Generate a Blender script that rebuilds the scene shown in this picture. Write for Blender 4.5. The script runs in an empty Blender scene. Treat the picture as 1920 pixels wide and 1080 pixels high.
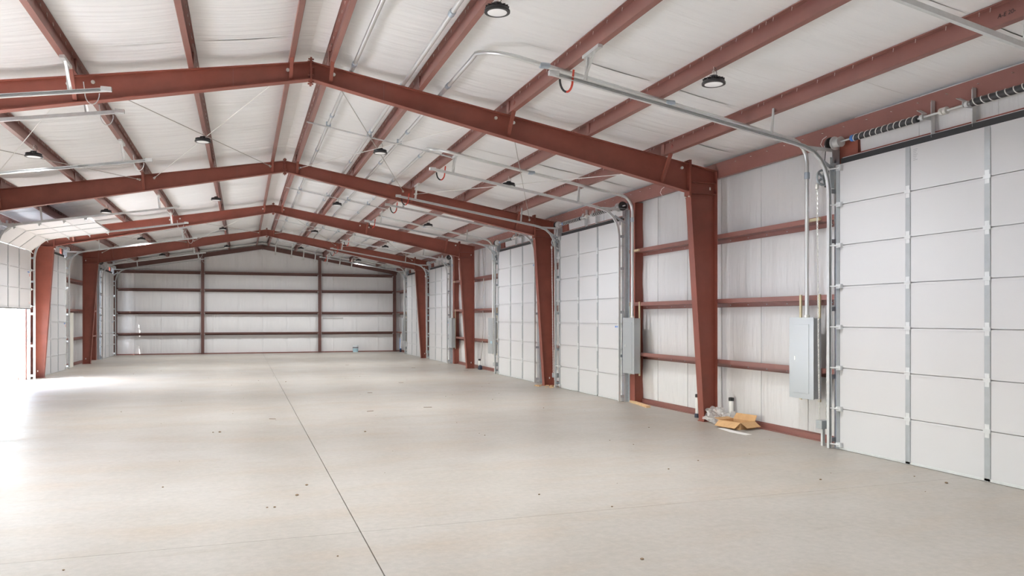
import bpy, bmesh, math, random
from mathutils import Vector, Matrix
random.seed(7)
S = bpy.context.scene
C = S.collection

# ------------------------------------------------------------------ camera, light, exposure
EYE = 1.823
cd = bpy.data.cameras.new('camera'); cam = bpy.data.objects.new('camera', cd); C.objects.link(cam)
cam.location = (-0.944, 0.0, EYE); cam.rotation_euler = (math.pi/2, 0, -0.334)
cd.sensor_width = 36; cd.lens = 1451.4/1920*36; cd.shift_y = 56.4/1920
cd.clip_start = 0.05; cd.clip_end = 600
S.camera = cam

W = bpy.data.worlds.new('sky'); S.world = W; W.use_nodes = True
wn = W.node_tree.nodes; wl = W.node_tree.links
for n in list(wn): wn.remove(n)
wo = wn.new('ShaderNodeOutputWorld'); wb = wn.new('ShaderNodeBackground'); ws = wn.new('ShaderNodeTexSky')
ws.sky_type = 'NISHITA'; ws.sun_disc = False
ws.sun_elevation = math.radians(55); ws.sun_rotation = math.radians(250)
ws.air_density = 1.0; ws.dust_density = 2.5; ws.ozone_density = 1.0
wb.inputs['Strength'].default_value = 3.4
wl.new(ws.outputs['Color'], wb.inputs['Color']); wl.new(wb.outputs['Background'], wo.inputs['Surface'])

sd = bpy.data.lights.new('sun', 'SUN'); sun = bpy.data.objects.new('sun', sd); C.objects.link(sun)
sd.energy = 50.0; sd.angle = math.radians(0.6); sd.color = (1.0, 0.97, 0.93)
sun.location = (-30, 0, 40)
sun.rotation_euler = Vector((0.72, 0.45, -1.15)).to_track_quat('-Z', 'Y').to_euler()

LAMP_FILL_WATTS = 63.0  # strength of the fill light added at the high-bay lamps
S.view_settings.view_transform = 'Standard'
S.view_settings.look = 'None'
S.view_settings.exposure = 0.60
S.view_settings.gamma = 1.0
S.view_settings.use_curve_mapping = False
S.cycles.max_bounces = 14; S.cycles.diffuse_bounces = 8
S.cycles.use_denoising = True
S.cycles.sample_clamp_indirect = 6.0

# ------------------------------------------------------------------ materials
def mat(name, col, rough=.5, metal=0.0, var=0.0, vscale=6.0, vcol=None, bump=0.0, bscale=(8, 8, 8), bdist=.02, detail=4, alpha=None, trans=None, spec=None, stretch=(1, 1, 1)):
    m = bpy.data.materials.new(name); m.use_nodes = True
    nt = m.node_tree; b = nt.nodes['Principled BSDF']
    b.inputs['Base Color'].default_value = (*col, 1); b.inputs['Roughness'].default_value = rough
    b.inputs['Metallic'].default_value = metal
    if spec is not None: b.inputs['Specular IOR Level'].default_value = spec
    if alpha is not None: b.inputs['Alpha'].default_value = alpha
    if trans is not None: b.inputs['Transmission Weight'].default_value = trans
    tc = None
    def coord(sc):
        nonlocal tc
        if tc is None: tc = nt.nodes.new('ShaderNodeNewGeometry')
        mp = nt.nodes.new('ShaderNodeMapping'); mp.inputs['Scale'].default_value = sc
        nt.links.new(tc.outputs['Position'], mp.inputs['Vector']); return mp.outputs['Vector']
    if var:
        nz = nt.nodes.new('ShaderNodeTexNoise'); nz.inputs['Scale'].default_value = vscale; nz.inputs['Detail'].default_value = detail
        nz.inputs['Roughness'].default_value = .6
        nt.links.new(coord(stretch), nz.inputs['Vector'])
        rp = nt.nodes.new('ShaderNodeValToRGB')
        c2 = vcol if vcol else tuple(min(1, c*(1+var)) for c in col)
        c1 = tuple(c*(1-var) for c in col) if not vcol else col
        rp.color_ramp.elements[0].position = .32; rp.color_ramp.elements[1].position = .68
        rp.color_ramp.elements[0].color = (*c1, 1); rp.color_ramp.elements[1].color = (*c2, 1)
        nt.links.new(nz.outputs['Fac'], rp.inputs['Fac']); nt.links.new(rp.outputs['Color'], b.inputs['Base Color'])
    if bump:
        nz = nt.nodes.new('ShaderNodeTexNoise'); nz.inputs['Scale'].default_value = 1.0; nz.inputs['Detail'].default_value = 5
        nt.links.new(coord(bscale), nz.inputs['Vector'])
        bp = nt.nodes.new('ShaderNodeBump'); bp.inputs['Strength'].default_value = bump; bp.inputs['Distance'].default_value = bdist
        nt.links.new(nz.outputs['Fac'], bp.inputs['Height']); nt.links.new(bp.outputs['Normal'], b.inputs['Normal'])
    return m

M = {}
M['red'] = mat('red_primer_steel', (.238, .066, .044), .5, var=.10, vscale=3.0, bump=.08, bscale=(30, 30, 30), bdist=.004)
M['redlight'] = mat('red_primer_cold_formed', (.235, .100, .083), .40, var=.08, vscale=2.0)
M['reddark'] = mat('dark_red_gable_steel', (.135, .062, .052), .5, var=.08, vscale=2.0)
M['galv'] = mat('galvanized_steel', (.66, .68, .68), .48, metal=.5, var=.06, vscale=14)
M['galvdark'] = mat('galvanized_steel_dull', (.50, .55, .58), .45, metal=.6, var=.10, vscale=12)
M['zinc'] = mat('zinc_bolt', (.78, .78, .74), .3, metal=.5)
M['conduit'] = mat('conduit_steel', (.72, .74, .74), .33, metal=.6)
M['coupling'] = mat('conduit_coupling', (.50, .58, .66), .35, metal=.6)
M['ywstrut'] = mat('yellow_zinc_strut', (.62, .55, .36), .4, metal=.5)
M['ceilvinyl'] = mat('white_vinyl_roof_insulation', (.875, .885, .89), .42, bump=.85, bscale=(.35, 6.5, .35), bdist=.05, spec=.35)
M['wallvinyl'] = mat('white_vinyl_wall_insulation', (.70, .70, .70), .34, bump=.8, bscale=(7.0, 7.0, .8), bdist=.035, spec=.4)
M['gablevinyl_lit'] = mat('white_vinyl_gable_brightened', (.86, .86, .86), .36, bump=.8, bscale=(7.0, 7.0, .8), bdist=.035, spec=.4)  # missing light at the gable put into a lighter copy of wall vinyl
M['door'] = mat('white_door_skin', (.60, .60, .605), .42, bump=.03, bscale=(60, 60, 60), bdist=.002, spec=.35)
M['stile'] = mat('door_stile_steel', (.40, .425, .44), .40, metal=.35, var=.05, vscale=8)
M['black'] = mat('black_rubber', (.025, .026, .028), .55)
M['spring'] = mat('black_spring_steel', (.03, .03, .034), .4)
M['white'] = mat('white_paint', (.82, .82, .80), .5)
M['blue'] = mat('blue_paint', (.05, .19, .55), .45)
M['redpaint'] = mat('signal_red', (.62, .08, .05), .45)
M['panel'] = mat('grey_enamel', (.40, .425, .435), .30, metal=.25, spec=.5)
M['lamp'] = mat('black_lamp_housing', (.035, .036, .040), .45)
M['sheet'] = mat('painted_wall_sheet', (.62, .62, .60), .5)
M['card'] = mat('cardboard', (.56, .34, .16), .75, var=.10, vscale=9)
M['wood'] = mat('pine_wood', (.60, .40, .22), .7, var=.18, vscale=5, stretch=(8, 1, 8))
M['pvc'] = mat('white_pvc', (.85, .85, .82), .4)
M['bucket'] = mat('white_bucket_plastic', (.80, .83, .84), .4)
M['label'] = mat('pale_blue_label', (.45, .66, .74), .5)
M['paper'] = mat('white_paper', (.84, .83, .80), .7)
M['navy'] = mat('navy_plastic', (.03, .04, .07), .5)
M['cream'] = mat('cream_board', (.72, .70, .62), .6)
M['binmat'] = mat('grey_green_dumpster', (.20, .28, .27), .6)
M['concpost'] = mat('pale_post', (.72, .70, .66), .8)
M['ground'] = mat('pale_outdoor_concrete', (.60, .60, .59), .9, var=.08, vscale=.8)
M['dirt'] = mat('brown_dirt', (.22, .15, .09), .9)
M['ink'] = mat('dark_ink', (.06, .04, .04), .8)
M['bag'] = mat('clear_plastic_film', (.86, .85, .82), .25, alpha=.42, bump=.6, bscale=(25, 25, 25), bdist=.03)
M['greylines'] = mat('grey_print', (.42, .42, .44), .7)
M['tape'] = mat('grey_tape', (.50, .49, .47), .6)

def concrete():
    m = bpy.data.materials.new('polished_concrete'); m.use_nodes = True
    nt = m.node_tree; b = nt.nodes['Principled BSDF']; L = nt.links.new
    g = nt.nodes.new('ShaderNodeNewGeometry')
    def noise(sc, d, ro=.6, st=(1, 1, 1)):
        mp = nt.nodes.new('ShaderNodeMapping'); mp.inputs['Scale'].default_value = st; L(g.outputs['Position'], mp.inputs['Vector'])
        n = nt.nodes.new('ShaderNodeTexNoise'); n.inputs['Scale'].default_value = sc; n.inputs['Detail'].default_value = d; n.inputs['Roughness'].default_value = ro
        L(mp.outputs['Vector'], n.inputs['Vector']); return n.outputs['Fac']
    def ramp(f, a, ca, bb, cb):
        r = nt.nodes.new('ShaderNodeValToRGB'); e = r.color_ramp.elements
        e[0].position = a; e[0].color = (*ca, 1); e[1].position = bb; e[1].color = (*cb, 1); L(f, r.inputs['Fac']); return r.outputs['Color']
    def mix(f, a, c, bl='MIX'):
        x = nt.nodes.new('ShaderNodeMix'); x.data_type = 'RGBA'; x.blend_type = bl
        if isinstance(f, float): x.inputs[0].default_value = f
        else: L(f, x.inputs[0])
        for s, v in ((x.inputs[6], a), (x.inputs[7], c)):
            if isinstance(v, tuple): s.default_value = (*v, 1)
            else: L(v, s)
        return x.outputs[2]
    base = ramp(noise(.45, 5), .30, (.362, .330, .284), .72, (.425, .398, .360))
    tan = ramp(noise(.8, 6, .65, (.5, 1.6, 1)), .48, (0, 0, 0), .74, (1, 1, 1))
    c1 = mix(tan, base, (.385, .325, .258))
    fine = ramp(noise(14, 6, .7), .3, (.86, .86, .86), .7, (1.05, 1.05, 1.05))
    c2 = mix(1.0, c1, fine, 'MULTIPLY')
    streak = ramp(noise(2.2, 5, .6, (.25, 2.2, 1)), .60, (1, 1, 1), .80, (.88, .85, .81))
    c3 = mix(1.0, c2, streak, 'MULTIPLY')
    L(c3, b.inputs['Base Color'])
    rr = nt.nodes.new('ShaderNodeMapRange'); L(noise(1.3, 4), rr.inputs['Value']); rr.inputs['To Min'].default_value = .30; rr.inputs['To Max'].default_value = .52
    L(rr.outputs['Result'], b.inputs['Roughness'])
    b.inputs['Specular IOR Level'].default_value = .4
    bp = nt.nodes.new('ShaderNodeBump'); bp.inputs['Strength'].default_value = .12; bp.inputs['Distance'].default_value = .004
    L(noise(22, 5), bp.inputs['Height']); L(bp.outputs['Normal'], b.inputs['Normal'])
    return m
M['concrete'] = concrete()

def lens_mat():
    m = bpy.data.materials.new('lamp_lens_added_glow'); m.use_nodes = True
    b = m.node_tree.nodes['Principled BSDF']
    b.inputs['Base Color'].default_value = (.85, .85, .86, 1); b.inputs['Roughness'].default_value = .25
    b.inputs['Emission Color'].default_value = (1, .98, .95, 1); b.inputs['Emission Strength'].default_value = .12  # faint glow added to the lens of a lamp taken as unlit
    return m
M['lens'] = lens_mat()

# ------------------------------------------------------------------ mesh helpers
class MB:
    def __init__(s): s.v = []; s.f = []
    def add(s, vs, fs):
        o = len(s.v); s.v += [tuple(p) for p in vs]; s.f += [[i+o for i in f] for f in fs]; return s
    def box(s, a, b):
        x0, x1 = sorted((a[0], b[0])); y0, y1 = sorted((a[1], b[1])); z0, z1 = sorted((a[2], b[2]))
        return s.add([(x0,y0,z0),(x1,y0,z0),(x1,y1,z0),(x0,y1,z0),(x0,y0,z1),(x1,y0,z1),(x1,y1,z1),(x0,y1,z1)],
                     [(3,2,1,0),(4,5,6,7),(0,1,5,4),(1,2,6,5),(2,3,7,6),(3,0,4,7)])
    def prism(s, poly, axis, a, b):
        """extrude a 2D polygon: axis y -> poly is (x,z); axis x -> (y,z); axis z -> (x,y)"""
        def P(p, t): return {'y': (p[0], t, p[1]), 'x': (t, p[0], p[1]), 'z': (p[0], p[1], t)}[axis]
        n = len(poly)
        return s.add([P(p, a) for p in poly]+[P(p, b) for p in poly],
                     [tuple(range(n))[::-1], tuple(range(n, 2*n))]+[(i, (i+1) % n, (i+1) % n+n, i+n) for i in range(n)])
    def tube(s, pts, r, n=10, caps=True):
        pts = [Vector(p) for p in pts]; rings = []; prev = None
        for i, p in enumerate(pts):
            t = (pts[min(i+1, len(pts)-1)]-pts[max(i-1, 0)]).normalized()
            if prev is None:
                u = t.orthogonal().normalized()
            else:
                u = (prev - t*prev.dot(t)).normalized()
            prev = u; w = t.cross(u)
            rr = r[i] if isinstance(r, (list, tuple)) else r
            rings.append([p+(u*math.cos(2*math.pi*k/n)+w*math.sin(2*math.pi*k/n))*rr for k in range(n)])
        vs = [q for g in rings for q in g]; fs = []
        for i in range(len(pts)-1):
            for k in range(n):
                fs.append((i*n+k, i*n+(k+1) % n, (i+1)*n+(k+1) % n, (i+1)*n+k))
        if caps: fs += [tuple(range(n))[::-1], tuple((len(pts)-1)*n+k for k in range(n))]
        return s.add(vs, fs)
    def bar(s, a, b, w, h, up=(0, 0, 1)):
        a, b = Vector(a), Vector(b); t = (b-a).normalized(); u = t.cross(Vector(up))
        u = u.normalized() if u.length > 1e-4 else t.orthogonal().normalized(); v = u.cross(t)
        vs = [p+u*(i*w/2)+v*(j*h/2) for p in (a, b) for i, j in ((-1,-1),(1,-1),(1,1),(-1,1))]
        return s.add(vs, [(0,1,2,3),(7,6,5,4),(0,4,5,1),(1,5,6,2),(2,6,7,3),(3,7,4,0)])
    def angle(s, a, b, w, t, d1, d2):
        """L section from a to b, legs of length w along directions d1, d2"""
        a, b, d1, d2 = map(Vector, (a, b, d1, d2))
        poly = [(0,0),(w,0),(w,t),(t,t),(t,w),(0,w)]
        vs = [p+d1*x+d2*y for p in (a, b) for x, y in poly]
        return s.add(vs, [tuple(range(6))[::-1], tuple(range(6, 12))]+[(i,(i+1)%6,(i+1)%6+6,i+6) for i in range(6)])
    def sweep(s, pts, poly):
        """sweep poly (y offset, normal offset) along a path in an xz plane"""
        pts = [Vector(p) for p in pts]; n = len(poly); vs = []; fs = []
        for i, p in enumerate(pts):
            t = (pts[min(i+1, len(pts)-1)]-pts[max(i-1, 0)]).normalized(); nn = Vector((-t.z, 0, t.x))
            vs += [p+Vector((0, a, 0))+nn*b for a, b in poly]
        for i in range(len(pts)-1):
            for k in range(n): fs.append((i*n+k, i*n+(k+1)%n, (i+1)*n+(k+1)%n, (i+1)*n+k))
        fs += [tuple(range(n))[::-1], tuple((len(pts)-1)*n+k for k in range(n))]
        return s.add(vs, fs)
    def lathe(s, prof, c, axis='z', n=20):
        """prof = [(radius, height)] turned about an axis through c; closed at the ends"""
        vs = []; c = Vector(c)
        for r, h in prof:
            for k in range(n):
                a = 2*math.pi*k/n; x, y = r*math.cos(a), r*math.sin(a)
                vs.append(c+Vector({'z': (x, y, h), 'y': (x, h, y), 'x': (h, x, y)}[axis]))
        fs = []
        for i in range(len(prof)-1):
            for k in range(n): fs.append((i*n+k, i*n+(k+1)%n, (i+1)*n+(k+1)%n, (i+1)*n+k))
        fs += [tuple(range(n))[::-1], tuple((len(prof)-1)*n+k for k in range(n))]
        return s.add(vs, fs)
    def mirror(s, side):
        if side < 0: s.v = [(-x, y, z) for x, y, z in s.v]; s.f = [list(f)[::-1] for f in s.f]
        return s
    def build(s, name, material, parent=None, origin=(0, 0, 0), smooth=False, bevel=0, open_=False):
        me = bpy.data.meshes.new(name); o0 = Vector(origin)
        me.from_pydata([Vector(p)-o0 for p in s.v], [], s.f)
        bm = bmesh.new(); bm.from_mesh(me)
        if not open_: bmesh.ops.recalc_face_normals(bm, faces=bm.faces[:])
        if bevel: bmesh.ops.bevel(bm, geom=bm.edges[:], offset=bevel, segments=2, affect='EDGES', profile=.5)
        bm.to_mesh(me); bm.free()
        me.materials.append(material)
        if smooth:
            me.polygons.foreach_set('use_smooth', [True]*len(me.polygons))
            if smooth is True: me.set_sharp_from_angle(angle=math.radians(40))
        ob = bpy.data.objects.new(name, me); C.objects.link(ob)
        if parent is not None: ob.parent = parent
        else: ob.location = o0
        return ob

def tag(o, label=None, cat=None, group=None, kind=None):
    if label: o['label'] = label
    if cat: o['category'] = cat
    if group: o['group'] = group
    if kind: o['kind'] = kind
    return o
def thing(name, label, cat, loc=(0, 0, 0), group=None, kind='thing'):
    o = bpy.data.objects.new(name, None); o.empty_display_size = .2; C.objects.link(o); o.location = loc
    return tag(o, label, cat, group, kind)
def copy_tree(o, kids, parent=None):
    c = o.copy(); C.objects.link(c)
    if parent is not None: c.parent = parent
    for ch in kids.get(o.name, []): copy_tree(ch, kids, c)
    return c
def kids_of(root):
    k = {}
    for o in [root]+list(root.children_recursive): k[o.name] = list(o.children)
    return k
def arc(c, r, a0, a1, n=8, plane='xz', k=0):
    out = []
    for i in range(n+1):
        a = math.radians(a0+(a1-a0)*i/n); u, v = r*math.cos(a), r*math.sin(a)
        out.append({'xz': (c[0]+u, k, c[1]+v), 'yz': (k, c[0]+u, c[1]+v), 'xy': (c[0]+u, c[1]+v, k)}[plane])
    return out

# ------------------------------------------------------------------ dimensions (metres; x across from the ridge, y along the hall)
SL = .170; RZ = 5.61
th = math.atan(SL); ct, st_ = math.cos(th), math.sin(th)
def rtop(x): return RZ-SL*abs(x)          # top of the rafters
FR = [11.82, 19.44, 27.06, 34.68]; YE = 42.30; Y0 = -3.4
XW = 7.2; XC = 6.97; XG = 6.99
RD = {1: [6.945, 16.98, 22.14, 32.05, 37.0], -1: [9.47, 14.25, 24.47, 29.30, 39.85]}
HW = 1.77; SEC = .566; DT = 7*SEC
ORD = ['first', 'second', 'third', 'fourth', 'fifth', 'sixth', 'seventh']
SIDE = {1: 'electric-panel side', -1: 'open-door side'}

# ------------------------------------------------------------------ floor (two slabs with a recessed joint, cross joint)
fl = MB().box((-7.32, Y0, -.25), (7.32, YE+.1, -.02)).build('floor', M['concrete']); tag(fl, 'pale tan concrete slab floor with one long saw joint', 'floor', kind='structure')
ys = [Y0, 6.66, 14.2, 21.8, 29.4, 37.0, YE+.1]
for sx in (-1, 1):
    for i in range(len(ys)-1):
        g = .0022
        MB().box((sx*.0045, ys[i]+(g if i else 0), -.02), (sx*7.32, ys[i+1]-g, 0)).build('slab', M['concrete'], fl)
yard = MB().box((-90, -40, -.30), (-7.33, 110, -.06)).box((-7.32, -40, -.30), (60, Y0-.01, -.06)).build('ground', M['ground'])
tag(yard, 'sunlit pale concrete yard outside the open doors', 'ground', kind='structure')

# ------------------------------------------------------------------ ceiling: insulation strips over the purlins, roof sheet above
PX = [.25, 1.60, 3.05, 4.45, 5.86]
def cz(x):
    """underside of the vinyl: rests on the purlins, sags between"""
    ax = abs(x); st = [-.25]+PX+[7.02]; z = rtop(ax)+.205
    for a, b in zip(st, st[1:]):
        if a <= ax <= b:
            t = (ax-a)/(b-a); return z-.045*max(0, math.sin(math.pi*t))*(1 if b-a > .6 else .5)
    return z
ce = MB()
for sx in (-1, 1):
    a, b = (0, RZ+.30), (sx*7.45, RZ+.30-SL*7.45)
    ce.add([(a[0], Y0, a[1]), (b[0], Y0, b[1]), (b[0], YE+.15, b[1]), (a[0], YE+.15, a[1]),
            (a[0], Y0, a[1]+.04), (b[0], Y0, b[1]+.04), (b[0], YE+.15, b[1]+.04), (a[0], YE+.15, a[1]+.04)],
           [(3,2,1,0),(4,5,6,7),(0,1,5,4),(1,2,6,5),(2,3,7,6),(3,0,4,7)])
ceil = ce.build('ceiling', M['sheet']); tag(ceil, 'pitched roof lined with white vinyl insulation above the red purlins', 'ceiling', kind='structure')
xs = [0]
for a, b in zip([0]+PX, PX+[7.18]):
    n = 2 if b-a < .6 else 7
    xs += [a+(b-a)*k/n for k in range(1, n+1)]
y = Y0
while y < YE+.1:
    y1 = min(y+1.83, YE+.12)
    for sx in (-1, 1):
        m = MB(); ny = 10; ph = random.uniform(0, 6)
        vs = []; fs = []
        for j in range(ny+1):
            t = j/ny; yy = y+(y1-y)*t
            e = max(0, math.sin(math.pi*t))                       # each blanket sags a little between its taped seams
            for x in xs:
                sag = rtop(x)+.205-cz(x)
                w = .35+.65*e**.35+.12*math.sin(ph+yy*7+x*.8)+.08*math.sin(ph*2+yy*15+x*.5)
                vs.append((sx*x, yy, rtop(x)+.212-sag*w-(0 if x in PX else .004*e)))
        nx = len(xs)
        for j in range(ny):
            for i in range(nx-1): fs.append((j*nx+i, j*nx+i+1, (j+1)*nx+i+1, (j+1)*nx+i))
        m.add(vs, fs); m.build('insulation_strip', M['ceilvinyl'], ceil, smooth='all', open_=True)
    y = y1

# ------------------------------------------------------------------ side walls: outer sheet, insulation strips, base channel
def spans(side):
    out = []; y = Y0
    for c in RD[side]:
        out.append((y, c-1.62)); y = c+1.62
    out.append((y, YE+.1)); return out
GZ = [1.02, 2.085, 3.225]
def wall_strip(side, y0, y1, z0, z1, parent, XW=7.2):
    ny = max(3, int((y1-y0)/.09)); zs = [z0+(z1-z0)*k/22 for k in range(23)]; ph = random.uniform(0, 9)
    vs = []; fs = []
    for j in range(ny+1):
        yy = y0+(y1-y0)*j/ny; e = max(0, math.sin(math.pi*j/ny))**.4
        for z in zs:
            lv = [z0]+[g for g in GZ if z0 < g < z1]+[z1]
            k = next((i for i in range(len(lv)-1) if lv[i] <= z <= lv[i+1]), 0)
            t = (z-lv[k])/max(1e-6, lv[k+1]-lv[k]); s = math.sin(math.pi*t)
            d = e*s*.030+s*(.007*math.sin(yy*9+ph+z*.6)+.004*math.sin(yy*23+ph*2+z*1.3))+(1-s)*.003*math.sin(yy*34+ph)
            vs.append((side*(XW+.012-d), yy, z))
    nz = len(zs)
    for j in range(ny):
        for i in range(nz-1): fs.append((j*nz+i, j*nz+i+1, (j+1)*nz+i+1, (j+1)*nz+i))
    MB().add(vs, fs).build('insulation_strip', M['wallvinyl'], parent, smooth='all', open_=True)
    for yy in (y0,):                                   # folded seam tab
        MB().box((side*(XW+.015), yy-.008, z0), (side*(XW+.001), yy+.008, z1)).build('seam_tab', M['wallvinyl'], parent)
for side, nm in ((1, 'right'), (-1, 'left')):
    m = MB()
    for a, b in spans(side): m.box((side*7.29, a, -.2), (side*7.33, b, 4.68))
    for c in RD[side]: m.box((side*7.29, c-1.62, DT+.04), (side*7.33, c+1.62, 4.68))
    wl_ = m.build('wall_'+nm, M['sheet'])
    tag(wl_, 'long side wall in white vinyl insulation behind red girts, '+('with electric panels' if side > 0 else 'with the half-raised door'), 'wall', kind='structure')
    bb = MB()
    for a, b in spans(side):
        if b < 3: continue
        n = max(1, round((b-a)/1.22))
        for k in range(n): wall_strip(side, a+(b-a)*k/n, a+(b-a)*(k+1)/n, .09, 4.60, wl_)
        bb.prism([(side*7.10, 0), (side*7.20, 0), (side*7.20, .10), (side*7.19, .10), (side*7.19, .012), (side*7.10, .012)], 'y', a, b)
        bb.box((side*7.165, a, .0), (side*7.19, b, .085))
    for c in RD[side]:
        for k in range(3): wall_strip(side, c-1.62+1.08*k, c-1.62+1.08*(k+1), DT+.10, 4.60, wl_, 7.035)
    tag(bb.build('baseboard_'+nm, M['redlight']), 'rust-red steel base channel along the floor of the '+SIDE[side].replace(' side', ' wall'), 'base channel', kind='structure')

# end wall
we = MB().prism([(-7.33, -.2), (7.33, -.2), (7.33, 4.6), (0, 5.88), (-7.33, 4.6)], 'y', YE+.09, YE+.13).build('wall_back', M['sheet'])
tag(we, 'far gable end wall, white insulation behind dark red girts', 'wall', kind='structure')
ex = [-7.2+14.4*k/12 for k in range(13)]
for a, b in zip(ex, ex[1:]):
    nx = 14; vs = []; fs = []; ph = random.uniform(0, 9); nz = 30
    for i in range(nx+1):
        x = a+(b-a)*i/nx; top = rtop(x)+.19; e = max(0, math.sin(math.pi*i/nx))**.4
        for k in range(nz+1):
            z = .05+(top-.05)*k/nz; lv = [.05, 1.0, 2.06, 3.2, 4.08, 6.2]
            q = next(i2 for i2 in range(5) if lv[i2] <= z+1e-6 <= lv[i2+1]+.2)
            t = min(1, max(0, (z-lv[q])/(lv[q+1]-lv[q]))); s = math.sin(math.pi*t)
            d = e*s*.03+s*(.008*math.sin(x*9+ph+z*.5)+.005*math.sin(x*22+ph*2+z*1.1))
            vs.append((x, YE+.035-d, z))
    for i in range(nx):
        for k in range(nz): fs.append((i*(nz+1)+k, i*(nz+1)+k+1, (i+1)*(nz+1)+k+1, (i+1)*(nz+1)+k))
    MB().add(vs, fs).build('insulation_strip', M['gablevinyl_lit'], we, smooth='all', open_=True)
    MB().box((a-.01, YE-.005, .05), (a+.01, YE+.04, rtop(a)+.15)).build('seam_tab', M['gablevinyl_lit'], we)
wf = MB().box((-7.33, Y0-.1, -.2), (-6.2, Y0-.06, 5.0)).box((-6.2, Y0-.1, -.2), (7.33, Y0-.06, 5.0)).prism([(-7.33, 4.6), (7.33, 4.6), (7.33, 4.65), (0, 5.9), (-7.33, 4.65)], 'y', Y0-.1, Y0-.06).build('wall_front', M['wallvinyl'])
tag(wf, 'plain white insulated gable wall behind the camera', 'wall', kind='structure')
tag(MB().box((-7.15, YE-.12, 0), (7.15, YE+.03, .05)).build('baseboard_back', M['redlight']), 'dark red steel base channel along the far gable wall', 'base channel', kind='structure')
for k, sx in enumerate((-1, 1)):
    r = MB().tube([(sx*x, YE-.06, rtop(x)+.10) for x in (.02, 2, 4, 5.5, 6.9)], .045, 8).build('trim_%d' % (k+1), M['white'], smooth=True)
    tag(r, 'white rolled insulation edge above the gable rafter, '+SIDE[sx], 'trim', kind='structure')

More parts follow.
